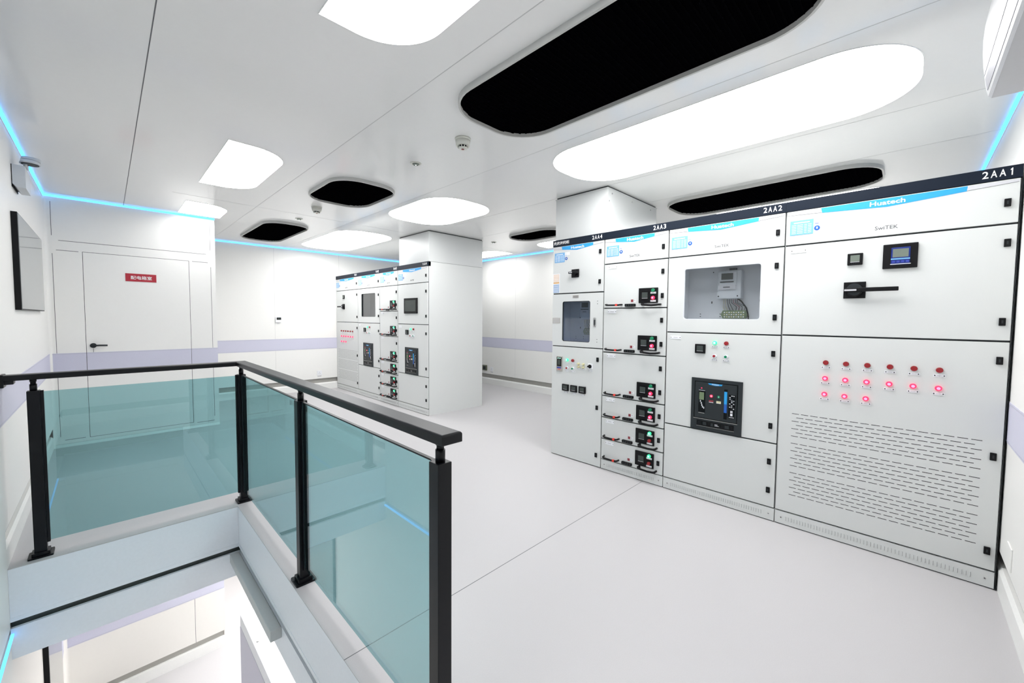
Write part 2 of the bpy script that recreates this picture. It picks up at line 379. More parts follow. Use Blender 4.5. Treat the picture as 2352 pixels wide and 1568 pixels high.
lowwall('wall_lower_right', (XR, 0, 0), -PI/2, -YF, -YN, 'lower storey right wall')
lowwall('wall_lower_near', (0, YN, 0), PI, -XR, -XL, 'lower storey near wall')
strip((XL, 0, 0), PI/2, HY0, YD, 'bright blue led strip on the lower storey left wall', z=-.37, h=.012)
b = MB(); pts = [(XL, YD)] + [(XL+.04-.04*math.cos(a), YD-.04+.04*math.sin(a)) for a in [PI/2*i/6 for i in range(7)]]
b.prismz(pts, LZ, -.37, m_wall_low); struct(b.build('trim_13'), 'rounded cove in the lower storey corner')
b = MB(); b.box(.925, 1.055, 1.6, 5.0, LZ, -1.8, m_white, .004); b.box(.922, .926, 1.6, 5.0, LZ, -1.93, m_band)
b.cyl((.965, 4.45), .012, -1.8, -1.79, m_steel, 16, axis='z'); struct(b.build('wall_lower_partition'), 'low white partition seen through the stair opening')

# ---------------------------------------------------------------- ceiling lights, vents, sensors
def ceil_light(x0, x1, y0, y1, r, corners, label, z=ZC, group='ceiling light panels', lm=None):
    t = thing('ceiling_light', label, 'ceiling light', ((x0+x1)/2, (y0+y1)/2, z), 0, group); w, h = (x1-x0)/2, (y1-y0)/2
    b = MB(); b.ring(rrect(-w-.003, w+.003, -h-.003, h+.003, r+.003, 18, corners), rrect(-w, w, -h, h, r, 18, corners), -.0032, 0, m_ceil); b.build('frame', t)
    b = MB(); b.prismz(rrect(-w+.0005, w-.0005, -h+.0005, h-.0005, r, 18, corners), -.003, 0, lm or m_light); b.build('diffuser', t)
R4 = (1, 1, 1, 1)
ceil_light(.642, 1.05, .05, 1.75, .26, (0, 1, 1, 0), 'glowing white ceiling light cut by the top edge of the picture')
ceil_light(2.39, 3.205, 0.0, 2.12, .34, R4, 'long glowing white ceiling light above the nearest cabinets')
ceil_light(.637, 1.04, 3.42, 4.69, .26, (0, 1, 1, 0), 'half rounded glowing ceiling light nearest the left wall, in front of the door')
ceil_light(.637, 1.04, 5.53, 6.22, .26, (0, 1, 0, 0), 'small half rounded glowing ceiling light right above the door wall')
ceil_light(2.345, 3.20, 3.35, 4.60, .34, R4, 'glowing ceiling light just before the column of the smaller cabinet bank')
ceil_light(2.35, 3.21, 5.62, 7.60, .34, R4, 'glowing ceiling light above the back wall, left of the far column')
ceil_light(4.96, 5.46, 5.40, 6.4, .26, (1, 0, 0, 1), 'glowing ceiling light partly hidden by the far column')
ceil_light(5.0, 5.46, 3.3, 4.52, .26, (1, 0, 0, 1), 'glowing ceiling light partly hidden by the right bank of cabinets')
ceil_light(4.98, 5.46, .10, 1.78, .26, (1, 0, 0, 1), 'ceiling light hidden behind the top of the right cabinets')
def vent(x0, x1, y0, y1, r, label, D=.03):
    t = thing('ceiling_vent', label, 'ceiling vent', ((x0+x1)/2, (y0+y1)/2, ZC), 0, 'black ceiling vents'); w, h = (x1-x0)/2, (y1-y0)/2
    b = MB(); b.ring(rrect(-w, w, -h, h, r, 10), rrect(-w+.012, w-.012, -h+.012, h-.012, r-.012, 10), -D, 0, m_rim); b.build('rim', t)
    b = MB(); b.prismz(rrect(-w+.0125, w-.0125, -h+.0125, h-.0125, r-.013, 10), -.008, 0, m_mesh)
    n = int(2*h/.03)
    for i in range(n):
        y = -h+.03*(i+.7); d = min(y+h, h-y); ww = w-.02 - (r-math.sqrt(max(0, r*r-(r-d)**2)) if d < r else 0)
        if ww > .05: b.box(-ww, ww, y-.004, y+.004, -.012, -.008, m_mesh2)
    b.build('grille', t, 'black ribbed mesh')
vent(1.375, 2.055, .235, 1.955, .26, 'large black ceiling vent nearest the camera, beside the long light')
vent(4.13, 4.84, .19, 1.92, .26, 'long black ceiling vent behind the top of the nearest cabinets')
vent(1.43, 2.055, 3.51, 4.43, .24, 'black ceiling vent with two rounded ends above the middle of the hall')
vent(1.46, 2.02, 5.80, 7.42, .24, 'black ceiling vent furthest left, over the corner beyond the door')
vent(4.19, 4.70, 3.42, 4.36, .24, 'black ceiling vent cut off by the column behind the right cabinets')
def smoke(x, y, label):
    t = thing('smoke_detector', label, 'smoke detector', (x, y, ZC), 0, 'smoke detectors')
    b = MB(); b.cyl((0, 0), .052, -.014, 0, m_sens, 28, .055, 'z'); b.cyl((0, 0), .046, -.05, -.014, m_sens, 28, .052, 'z'); b.build('base', t)
    b = MB(); b.cyl((0, 0), .030, -.062, -.05, m_blk, 20, .032, 'z')
    for i in range(10):
        a = 2*PI*i/10; x1, y1 = .032*math.cos(a), .032*math.sin(a); b.cyl((x1, y1), .0035, -.062, -.05, m_sens, 6, axis='z')
    b.cyl((0, 0), .024, -.070, -.062, m_sens, 24, .034, 'z'); b.cyl((0, 0), .010, -.0715, -.07, m_brown, 16, axis='z'); b.build('sensor_head', t)
smoke(1.76, 2.23, 'white smoke detector on the ceiling below the large black vent')
smoke(1.70, 4.78, 'white smoke detector between the two smaller black ceiling vents')
def dlight(x, y, label):
    t = thing('motion_sensor', label, 'ceiling sensor', (x, y, ZC), 0, 'flat round ceiling sensors')
    b = MB(); b.cyl((0, 0), .040, -.006, 0, m_chrome if 0 else m_sens, 28, .045, 'z'); b.build('ring', t)
    b = MB(); b.cyl((0, 0), .020, -.014, -.006, m_scrl, 20, .028, 'z'); b.cyl((.0, -.0), .004, -.0155, -.014, m_dl, 10, axis='z'); b.build('lens', t)
dlight(1.775, 2.85, 'flat round ceiling sensor with a tiny white light, nearer of two in the middle')
dlight(1.743, 5.503, 'flat round ceiling sensor beside the far black vent')
dlight(4.453, 4.835, 'flat round ceiling sensor in the gap between the cabinet banks')

# ---------------------------------------------------------------- columns above the cabinet banks
def column(name, x0, x1, y0, y1, label, screws=True):
    b = MB(); b.box(x0, x1, y0, y1, 2.203, ZC-.012, m_col, .002); b.box(x0+.01, x1-.01, y0+.003, y1-.003, 2.2, 2.203, m_gap); b.box(x0+.008, x1-.008, y0+.008, y1-.008, ZC-.012, ZC, m_gap)
    b.box(x0-.004, x1+.004, y0-.004, y1+.004, ZC-.024, ZC-.016, m_col)
    if screws:
        for (sx, sz) in ((.07, ZC-.06), (.45, ZC-.06), (.85, ZC-.06), (.02, 2.5)): b.cyl((x0+sx, sz), .007, y0-.004, y0, m_chrome, 10)
    return struct(b.build(name), label)
column('column_enclosure', 3.283, 4.276, 2.0167, 2.6225, 'light grey metal column enclosure above the fourth right cabinet')
column('column_enclosure', 3.2247, 4.2226, 4.8442, 5.66, 'light grey metal column enclosure above the near end of the far cabinet bank', False)

# ---------------------------------------------------------------- switchgear
def me_hinge(b): b.box(-.0115, .0115, -.030, -.0195, -.020, .020, m_blk, .002); b.box(-.003, .003, -.031, -.030, -.008, .008, m_dgrey)
def hinge(p, x, z): return link('hinge', cached('hinge', me_hinge), p, loc=(x, 0, z))
def lamp(p, x, z, kind):
    body, core = {'r': (m_red, None), 'R': (m_redon, m_redcore), 'g': (m_grn, None), 'G': (m_grnon, m_grncore), 'd': (m_red, None), 'p': (m_red, None), 'q': (m_grn, None)}[kind]
    def f(b):
        if kind in 'pq':
            b.cyl((0, 0), .0145, -.032, -.02, m_white, 22, .0145); b.cyl((0, 0), .0092, -.040, -.032, body, 18)
        else:
            b.cyl((0, 0), .0150, -.027, -.02, m_chrome if 0 else body, 22); b.cyl((0, 0), .0135, -.036, -.027, body, 22, .0148)
            if core: b.cyl((0, 0), .0078, -.0368, -.036, core, 18)
    return link('push_button' if kind in 'pq' else 'indicator_lamp', cached('lamp_'+('L' if kind.isupper() else 's')+kind, f), p, loc=(x, 0, z))
def ltag(p, x, z, w=.046, h=.015, kind='a'):
    def f(b):
        b.box(-w/2, w/2, -.0225, -.02, -h/2, h/2, m_tag)
        b.cyl((-w/2+.006, 0), .003, -.0232, -.0225, m_blk, 8); b.cyl((w/2-.006, 0), .003, -.0232, -.0225, m_blk, 8)
        b.box(-w*.2, w*.2, -.0229, -.0225, -h*.12, h*.12, m_grey_l)
    return link('name_tag', cached('tag%.3f_%.3f' % (w, h), f), p, loc=(x, 0, z))
def meter(p, x0, x1, z0, z1, light=False, name='panel_meter'):
    w, h = x1-x0, z1-z0
    def f(b):
        b.box(0, w, -.033, -.02, 0, h, m_blk, .003); b.box(w*.2, w*.8, -.0340, -.033, h*.28, h*.84, m_scrl if light else m_scr)
        b.box(w*.2, w*.8, -.0345, -.034, h*.235, h*.265, m_grey_l)
        for i in range(4): b.box(w*(.26+.14*i), w*(.32+.14*i), -.0340, -.033, h*.1, h*.14, m_dgrey)
    return link(name, cached('meter%.3f%.3f%d' % (w, h, light), f), p, loc=(x0, 0, z0))
def doorleaf(cab, x0, x1, z0, z1, name='door', hole=None, label=None):
    b = MB()
    if hole:
        a, c, e, f = hole; r = .02; inner = rrect(a, c, e, f, r, 6)
        n = 7; outer = []
        for (cx, cz, (ix, iz)) in ((x0, z0, (a, e)), (x1, z0, (c, e)), (x1, z1, (c, f)), (x0, z1, (a, f))):
            for i in range(n):
                outer.append((cx, cz))
        # spread outer points slightly so that quads stay valid
        outer = []
        for q, (px, pz) in enumerate(inner):
            qx = x0 if q//n in (0, 3) else x1; qz = z0 if q//n in (0, 1) else z1
            k = q % n; t = k/(n-1)
            if q//n == 0: outer.append((x0, z0 + (1-t)*.02) if t < .5 else (x0 + (t-.5)*.02, z0)) if t != .5 else outer.append((x0, z0))
            elif q//n == 1: outer.append((x1 - (.5-t)*.02, z0) if t < .5 else (x1, z0 + (t-.5)*.02))
            elif q//n == 2: outer.append((x1, z1 - (.5-t)*.02) if t < .5 else (x1 - (t-.5)*.02, z1))
            else: outer.append((x0 + (.5-t)*.02, z1) if t < .5 else (x0, z1 - (t-.5)*.02))
        b.ring(outer, inner, -.02, -.004, m_cab, axis='y')
    else: b.box(x0, x1, -.02, -.004, z0, z1, m_cab, .0018)
    return b, lambda: b.build(name, cab, label)
def simple_door(cab, x0, x1, z0, z1, hole=None, label=None, name='door'):
    return doorleaf(cab, x0, x1, z0, z1, name, hole, label)[1]()
G = .005
def top_door(cab, W, hz=2.007, switek=True, dz=1.9085, sx=None):
    d = simple_door(cab, G, W-G, dz+.005, 2.132)
    a, c = .185*W, .80*W; mid = .49*W; y0, y1 = -.0212, -.02
    if W > .9: a, c, mid = .187, .81, .496
    b = MB(); b.prism([(a, 2.128), (a+.006, 2.0975), (mid, 2.079), (c-.003, 2.102), (c, 2.128)], y0, y1, m_blue); b.build('logo_banner', d)
    b = MB(); b.prism([(.01, 2.128), (.01, 2.1075), (a+.004, 2.1005), (a, 2.128)], y0, y1, m_grey_l); b.prism([(.01, 2.1075), (.01, 2.1063), (a+.004, 2.099), (a+.004, 2.1005)], y0, y1, m_txtk); b.build('banner_side', d)
    b = MB(); b.prism([(c, 2.128), (c-.003, 2.1045), (W-.01, 2.115), (W-.01, 2.128)], y0, y1, m_grey_l); b.prism([(c-.003, 2.1045), (c-.003, 2.103), (W-.01, 2.1136), (W-.01, 2.115)], y0, y1, m_txtk); b.build('banner_side', d)
    h = .5*W
    lettering(d, 'Huatech', h-.075, h+.078, 2.0925, 2.1185, m_txtw, .02, y=-.0216, name='logo_lettering')
    if switek: lettering(d, 'SwiTEK', h-.047, h+.053, 1.949, 1.970, m_txtk, 0, y=-.0204, name='brand_lettering')
    # blue rating plate with white rows
    b = MB(); b.box(.025, .150, -.0215, -.02, 1.973, 2.068, m_plate)
    b.box(.045, .130, -.0219, -.0215, 2.049, 2.056, m_tag)
    for i in range(6):
        z = 2.038-.0105*i
        for (u, v) in ((.034, .058), (.064, .095), (.102, .116), (.122, .141)): b.box(u, v, -.0219, -.0215, z-.002, z+.0015, m_tag)
    b.build('rating_plate', d)
    b = MB(); b.box(.154, .211, -.0208, -.02, 2.040, 2.068, m_tag); b.box(.155, .180, -.0208, -.02, 2.030, 2.040, m_tag); b.box(.157, .178, -.0212, -.0208, 2.034, 2.0375, m_blued)
    b.prism([(.163, 2.050), (.173, 2.050), (.168, 2.059)], -.0212, -.0208, m_grey_l); b.cyl((.170, 2.006), .0155, -.0214, -.02, m_blued, 22); b.box(.166, .174, -.0218, -.0214, 2.001, 2.013, m_tag); b.build('sticker', d, 'white sticker and blue round sticker')
    hinge(d, W-.043, hz)
    return d
def lampset(d, x, z, tags=True):
    lamp(d, x, z, 'G'); lamp(d, x+.08, z, 'r'); lamp(d, x, z-.1, 'p'); lamp(d, x+.08, z-.1, 'q')
    if tags:
        for u in (0, .08):
            for v in (0, -.1): ltag(d, x+u, z+v-.029, .044, .013)
def breaker(d, x0, z0):
    """air circuit breaker face, .361 x .40, with inner panel and lower slot"""
    t = x0
    def f(b):
        b.box(0, .361, -.030, -.018, 0, .401, m_dgrey, .002); b.box(.024, .333, -.0305, -.030, .088, .377, m_blk2)
        b.box(.031, .326, -.034, -.0305, .094, .370, m_dgrey, .002); b.box(.022, .334, -.033, -.030, .0845, .088, m_steel)
        b.box(.048, .312, -.0315, -.030, .030, .072, m_blk2); b.box(.046, .314, -.032, -.030, .0275, .0295, m_steel)
        for i, (u, v) in enumerate(((.06, .078), (.095, .118), (.13, .145), (.152, .168), (.225, .243), (.25, .28), (.287, .3))): b.box(u, v, -.0335, -.0315, .04, .063, m_dgrey if i % 2 else m_blk)
        b.box(.18, .2, -.0335, -.0315, .055, .058, m_tag); b.box(.18, .21, -.0335, -.0315, .046, .049, m_grey_l)
    br = link('circuit_breaker', cached('breaker', f), d, loc=(x0, 0, z0))
    def g(b):
        b.box(.241, .263, -.036, -.034, .112, .335, m_blk2); b.box(.242, .262, -.0375, -.036, .225, .318, m_blue); b.box(.242, .262, -.0370, -.036, .16, .225, m_blued)
        b.box(.058, .108, -.035, -.034, .135, .305, m_blk2); b.box(.064, .098, -.0365, -.035, .235, .293, m_pcb); b.box(.060, .104, -.036, -.034, .13, .134, m_steel); b.box(.060, .104, -.036, -.034, .306, .309, m_grey_l)
        for i, (u, v) in enumerate(((.070, .225), (.077, .21), (.081, .195), (.087, .182), (.096, .175))): b.box(u, u+.006, -.0362, -.035, v-.008, v+.006, m_tag)
        b.cyl((.151, .272), .0105, -.037, -.034, m_redon, 18); b.cyl((.151, .272), .005, -.0376, -.037, m_tag, 12)
        b.cyl((.203, .272), .0105, -.037, -.034, m_grn, 18); b.box(.202, .2045, -.0376, -.037, .266, .278, m_tag)
        b.box(.135, .167, -.0355, -.034, .226, .24, m_brown); b.box(.135, .167, -.036, -.0355, .222, .226, m_tag); b.box(.188, .22, -.0355, -.034, .226, .24, m_gold); b.box(.188, .22, -.036, -.0355, .222, .226, m_tag)
        b.cyl((.079, .325), .0045, -.0355, -.034, m_redon, 10)
        b.box(.272, .318, -.0355, -.034, .125, .30, m_blk2)
        for i in range(9):
            z = .292-.012*i
            for j in range(3): 
                if (i*7+j*5) % 4: b.box(.277+.013*j, .286+.013*j, -.036, -.0355, z-.003, z+.003, m_grey_l if (i+j) % 3 else m_dgrey)
        b.box(.286, .302, -.036, -.0355, .165, .182, m_grey_l); b.box(.286, .302, -.036, -.0355, .143, .16, m_tag); b.box(.278, .312, -.036, -.0355, .13, .134, m_grey_l)
    return br, g
def breaker_full(d, x0, z0):
    br, g = breaker(d, x0, z0)
    me = cached('breaker_controls', g)
    br2 = link('circuit_breaker', None, d) if 0 else None
    # merge controls into the same mesh once
    if 'breaker_merged' not in CACHE:
        bm = bmesh.new(); bm.from_mesh(CACHE['breaker']); base_m = list(CACHE['breaker'].materials); extra = list(me.materials)
        n0 = len(bm.faces); bm.from_mesh(me); bm.faces.ensure_lookup_table()
        for m_ in extra:
            if m_ not in base_m: base_m.append(m_)
        for f in list(bm.faces)[n0:]: f.material_index = base_m.index(extra[f.material_index])
        m2 = bpy.data.meshes.new('circuit_breaker'); bm.to_mesh(m2); bm.free()
        for m_ in base_m: m2.materials.append(m_)
        CACHE['breaker_merged'] = m2
    br.data = CACHE['breaker_merged']
    def ban(b): b.prism([(.125, .368), (.132, .358), (.178, .352), (.222, .357), (.228, .368)], -.0352, -.034, m_blue)
    link('breaker_banner', cached('breaker_banner', ban), d, loc=(x0, 0, z0))
    me3, loc = text_mesh('Huatech', x0+.153, x0+.203, z0+.358, z0+.3655, m_txtw, .03, y=-.0355); link('breaker_lettering', me3, d, loc=loc)
    return br
def rotary(d, cx, cz, L, direction=1, w=.10):
    def f(b):
        b.box(-.052, .052, -.026, -.02, -.05, .05, m_blk, .002); b.cyl((0, 0), .040, -.05, -.026, m_blk2, 28, .042); b.cyl((0, .004), .036, -.052, -.05, m_dgrey, 28)
        b.box(-.047*1, L, -.068, -.052, -.012, .012, m_blk, .003); b.box(-.045, .012, -.0695, -.068, -.006, .004, m_grey_l)
    o = link('rotary_switch', cached('rotary%.2f' % L, f), d, loc=(cx, 0, cz)); o.scale = (direction, 1, 1); return o
def plinth(cab, W):
    b = MB(); b.box(.003, W-.003, -.018, 0, .006, .0915, m_cab, .001)
    n = int((W-.13)/.0155)
    for i in range(n):
        x = .066+.0155*i; b.box(x-.0022, x+.0022, -.0215, -.018, .034, .062, m_cab, .0012); b.box(x+.0028, x+.0036, -.0183, -.018, .034, .060, m_seam_shade)  # raised louver, then a thin dark strip painting its shadow
    for x in (.039, W-.036): b.cyl((x, .05), .0055, -.0205, -.018, m_chrome, 10); b.cyl((x, .05), .0028, -.0208, -.0205, m_blk, 6)
    b.box(.003, W-.003, -.012, 0, 0, .006, m_gap)
    return b.build('plinth', cab)
def vents(b, x0, n):
    for gz in (.781, .579, .377):
        for r in range(7):
            z = gz-.0254*r; off = .025 if r % 2 else 0
            for i in range(n-(r % 2)): b.box(x0+off+.05*i, x0+off+.05*i+.039, -.0204, -.0195, z-.0016, z+.0016, m_blk)
def header(cab, W, txt, cn=None):
    h_ = MB(); h_.box(0, W, -.0225, .03, 2.135, 2.2, m_navy, .001); h = h_.build('header', cab, 'navy header strip')
    marking(h, txt, W-.134, W-.024, 2.152, 2.188, m_txtw, -.0229)
    if cn: lettering(h, cn, .012, .205, 2.152, 2.184, m_txtw, .012, y=-.0229)
def body(cab, W, D=1.0, z0=0, open_box=None):
    b = MB()
    b.box(0, .002, -.002, D, 0, 2.2, m_cab); b.box(W-.002, W, -.002, D, 0, 2.2, m_cab)
    b.box(.002, W-.002, .03, D, 2.197, 2.2, m_cab); b.box(.002, W-.002, D-.003, D, 0, 2.197, m_cab); b.box(.002, W-.002, .03, D-.003, 0, .004, m_cab)
    return b.build('body', cab)
def frame(cab, W, seams, holes=()):
    """dark frame seen in the gaps between doors"""
    b = MB(); b.box(.002, .03, -.004, .012, 0, 2.135, m_gap); b.box(W-.03, W-.002, -.004, .012, 0, 2.135, m_gap)
    for z in seams: b.box(.03, W-.03, -.004, .012, z-.02, z+.02, m_gap)
    return b.build('frame', cab, 'dark frame in the door gaps')
def compartment(cab, a, c, e, f, d=.16):
    b = MB(); b.box(a-.03, c+.03, d, d+.004, e-.03, f+.03, m_cabin)
    b.box(a-.034, a-.03, -.002, d, e-.03, f+.03, m_cabin); b.box(c+.03, c+.034, -.002, d, e-.03, f+.03, m_cabin); b.box(a-.03, c+.03, -.002, d, f+.03, f+.034, m_cabin); b.box(a-.03, c+.03, -.002, d, e-.034, e-.03, m_cabin)
    W = c-a
    for (u, v, hh) in ((.30, .94, .004), (.93, .93, .004), (.29, .34, .009), (.92, .36, .009), (.13, .11, .003), (.13, .06, .003), (.41, .11, .003), (.41, .06, .003)):
        b.box(a+u*W-.004, a+u*W+.004, d-.001, d, e+v*(f-e)-hh, e+v*(f-e)+hh, m_blk)
    return b.build('meter_compartment', cab, 'grey inner compartment')
def energy_meter(cab, x0, x1, z0, z1, d=.16):
    """meter box, its terminal strip and wires, on the compartment's back plate"""
    w, h = x1-x0, z1-z0
    b = MB(); b.box(x0, x1, d-.07, d, z0, z1, m_meter, .006); b.box(x0+.012, x1-.03, d-.078, d-.07, z0+.47*h, z1-.01, m_meter, .003)
    b.box(x0+.03, x1-.055, d-.080, d-.078, z1-.07, z1-.022, m_scr); b.box(x0+.022, x1-.05, d-.081, d-.078, z1-.092, z1-.083, m_dgrey)
    b.box(x0+.018, x1-.036, d-.0795, d-.077, z0+.33*h, z0+.5*h, m_grey_l); b.box(x0+.045, x1-.075, d-.0805, d-.0795, z0+.395*h, z0+.425*h, m_dgrey)
    b.box(x0+.002, x1-.002, d-.074, d-.07, z0+.005, z0+.27*h, m_meter); b.box(x0+.07, x1-.05, d-.03, d, z1, z1+.02, m_dgrey)
    for u in (.012, w-.022): b.cyl((x0+u, z0+.02), .005, d-.077, d-.074, m_blk, 8)
    o = b.build('energy_meter', cab, 'grey energy meter with a display')
    b = MB(); tx0, tx1, tz0, tz1 = x0+.018, x1+.038, z0-.15, z0-.088
    b.prism([(tx0+.015, tz0), (tx1-.015, tz0), (tx1, (tz0+tz1)/2), (tx1-.015, tz1), (tx0+.015, tz1), (tx0, (tz0+tz1)/2)], d-.03, d, m_pcb)
    for i in range(9):
        for j in range(3): b.box(tx0+.024+.0165*i, tx0+.033+.0165*i, d-.034, d-.03, tz0+.008+.017*j, tz0+.017+.017*j, m_gold if (i+j) % 2 else m_tag)
    b.build('terminal_block', cab, 'olive green terminal block')
    b = MB(); cols = (m_gold, m_gold, m_dgrey, m_blk, m_dgrey, m_brown, m_blk, m_blk)
    for i, cm in enumerate(cols):
        xs = x0+.035+.014*i; xe = tx0+.025+.020*i
        b.tube([(xs, d-.03, z0), (xs+.004, d-.035, z0-.03), (xe+.008*(1 if i > 3 else -1), d-.035, z0-.06), (xe, d-.02, tz1)], .0022, cm, 6)
    b.tube([(x1-.03, d-.03, z0), (x1-.005, d-.03, z0-.02), (x1+.03, d-.03, z0-.07), (x1+.045, d-.03, z0-.13), (x1+.045, d-.03, z0-.19)], .005, m_blk, 8)
    b.build('wiring', cab, 'thin coloured wires')
def pane(d, a, c, e, f, m, label=None):
    b = MB(); b.box(a-.008, c+.008, -.0035, -.0005, e-.008, f+.008, m); b.ring(rrect(a-.001, c+.001, e-.001, f+.001, .02, 6), rrect(a+.004, c-.004, e+.004, f-.004, .017, 6), -.019, -.0036, m_dgrey if m is not m_pane else m_cabin, axis='y'); return b.build('window_pane', d, label)
def drawer(cab, W, z0, z1, green, red):
    d = simple_door(cab, G, W-G, z0+.005, z1-.005, name='drawer')
    ltag(d, .092, z1-.031, .086, .030)
    def unit(b):
        b.box(0, .170, -.032, -.02, 0, .127, m_blk, .003); b.box(.024, .09, -.0335, -.032, .03, .10, m_blk2); b.box(.032, .082, -.0345, -.0335, .044, .09, m_scr); b.box(.032, .082, -.0348, -.0335, .039, .0415, m_grey_l)
        for z in (.078, .010): b.box(.108, .156, -.0335, -.032, z-.001, z+.0135, m_tag)
        for z in (.078, .010):
            b.cyl((.114, z+.006), .0025, -.034, -.0335, m_blk, 8); b.cyl((.150, z+.006), .0025, -.034, -.0335, m_blk, 8)
    link('control_unit', cached('control_unit', unit), d, loc=(.352, 0, z0+.041))
    for k, z in ((green, z0+.146), (red, z0+.083)): l = lamp(d, .484, z, k); l.location.y = -.011
    hs = [z0+.1] + ([z0+.3] if z1-z0 > .3 else [])
    for z in hs: hinge(d, W-.042, z)
    def left(b):
        b.tube([(0, -.02, .006), (.004, -.05, .004), (.02, -.056, 0), (.09, -.058, -.001), (.135, -.056, 0), (.148, -.05, .002), (.152, -.02, .004)], .0078, m_blk, 10); b.box(.108, .128, -.067, -.05, -.009, .010, m_redp, .002)
    link('drawer_handle', cached('drawer_handle_left', left), d, loc=(.037, 0, z0+.027))
    def dev(b):
        b.prism(rrect(0, .099, -.0125, .0125, .006, 3), -.034, -.02, m_blk)
        for i in range(4): b.cyl((.016+.022*i, 0), .007, -.0355, -.034, m_dgrey, 10)
    link('latch_bar', cached('latch_bar', dev), d, loc=(.223, 0, z0+.0245))
    def right(b): b.tube([(0, -.02, .010), (.0, -.05, .009), (.012, -.062, .006), (.035, -.064, .002), (.09, -.062, -.002), (.135, -.06, .001), (.150, -.052, .004), (.152, -.02, .006)], .0088, m_blk, 10); b.cyl((.01, .008), .013, -.062, -.045, m_blk, 14)
    link('operating_handle', cached('drawer_handle_right', right), d, loc=(.392, 0, z0+.022))
    def st(b): b.box(0, .022, -.0208, -.02, 0, .022, m_brown); b.box(.024, .048, -.0208, -.02, .001, .021, m_tag); b.box(.027, .045, -.0212, -.0208, .008, .012, m_grey_l); b.box(.027, .04, -.0212, -.0208, .0145, .0165, m_txtk)
    link('warning_sticker', cached('warning_sticker', st), d, loc=(.276, 0, z0+.052))
    return d
def cabinet(label, loc, group):
    return thing('switchgear_cabinet', label, 'switchgear cabinet', loc, -PI/2, group)
RB, LB = 'right bank of switchgear cabinets', 'far bank of switchgear cabinets'
X1, YS = 3.262, (-.3755, .616, 1.4163, 2.0167, 2.6225)
X2, YT = 3.2247, (4.8442, 5.6728, 6.2595, 7.0845, 8.0939-.0399)
def incoming(cab, W, txt, far=False):
    body(cab, W); frame(cab, W, (1.9085, 1.309, .0955)); header(cab, W, txt); top_door(cab, W, 2.015)
    d = simple_door(cab, G, W-G, 1.314, 1.9035)
    for z in (1.812, 1.41): hinge(d, W-.035, z)
    if not far: ltag(d, .077, 1.870, .086, .03)
    meter(d, .33, .402, 1.750, 1.821, True)
    if not far:
        w_ = MB(); w_.box(.491, .637, -.034, -.02, 1.715, 1.856, m_blk, .003); w_.box(.526, .606, -.036, -.034, 1.735, 1.835, m_navyscr, .002); w_.box(.533, .599, -.0370, -.036, 1.778, 1.826, m_scrl); w_.box(.526, .606, -.0375, -.036, 1.765, 1.772, m_plate)
        for i in range(4): w_.box(.532+.019*i, .544+.019*i, -.0375, -.036, 1.747, 1.759, m_navybtn)
        w_.box(.524, .610, -.0375, -.036, 1.737, 1.741, m_grey_l); w_.build('protection_relay', d, 'black relay with a blue display')
        rotary(d, .370, 1.597, .196, 1)
    else: rotary(d, .355, 1.603, .196, -1)
    b = MB(); b.box(G, W-G, -.02, -.004, .1005, 1.304, m_cab, .0018); vents(b, .078 if not far else .09, 17); d = b.build('door', cab)
    for z in (1.209, .706, .203): hinge(d, W-.035, z)
    for r, (z, n, k) in enumerate(((1.140, 6, 'r'), (1.039, 6, 'R'), (.937, 3, 'R'))):
        for i in range(n): lamp(d, .247+.1*i, z, k); ltag(d, .248+.1*i, z-.031, .048, .014)
    plinth(cab, W)
def feeder(cab, W, txt, win, meter_in, hmi=False, far=False):
    seams = (1.9085, 1.306, .551, .0955)
    body(cab, W); frame(cab, W, seams); header(cab, W, txt); top_door(cab, W, 2.006)
    if hmi:
        d = simple_door(cab, G, W-G, 1.311, 1.9035)
        b = MB(); b.box(.203, .566, -.036, -.02, 1.466, 1.695, m_blk, .003); b.box(.235, .534, -.0368, -.036, 1.498, 1.665, m_scr); b.build('touch_screen', d, 'black framed touch screen')
    else:
        a, c, e, f = win; d = simple_door(cab, G, W-G, 1.311, 1.9035, hole=win)
        compartment(cab, a, c, e, f); pane(d, a, c, e, f, m_pane if meter_in else m_paneg)
        if meter_in: energy_meter(cab, .345, .512, 1.570, 1.786)
    for z in (1.782, 1.428): hinge(d, W-.043, z)
    d = simple_door(cab, G, W-G, .556, 1.301); ltag(d, .077, 1.264, .084, .026)
    meter(d, .234, .311, 1.149, 1.220); lampset(d, .377, 1.234); breaker_full(d, .2165, .556)
    for z in (1.177, .673): hinge(d, W-.043, z)
    d = simple_door(cab, G, W-G, .1005, .546)
    for z in (.420, .218): hinge(d, W-.043, z)
    plinth(cab, W)
def drawers(cab, W, txt, states):
    zs = (1.9085, 1.506, 1.102, .697, .4945, .292, .0955)
    body(cab, W); frame(cab, W, zs); header(cab, W, txt); top_door(cab, W, 2.008)
    for i in range(6): drawer(cab, W, zs[i+1], zs[i], *states[i])
    plinth(cab, W)
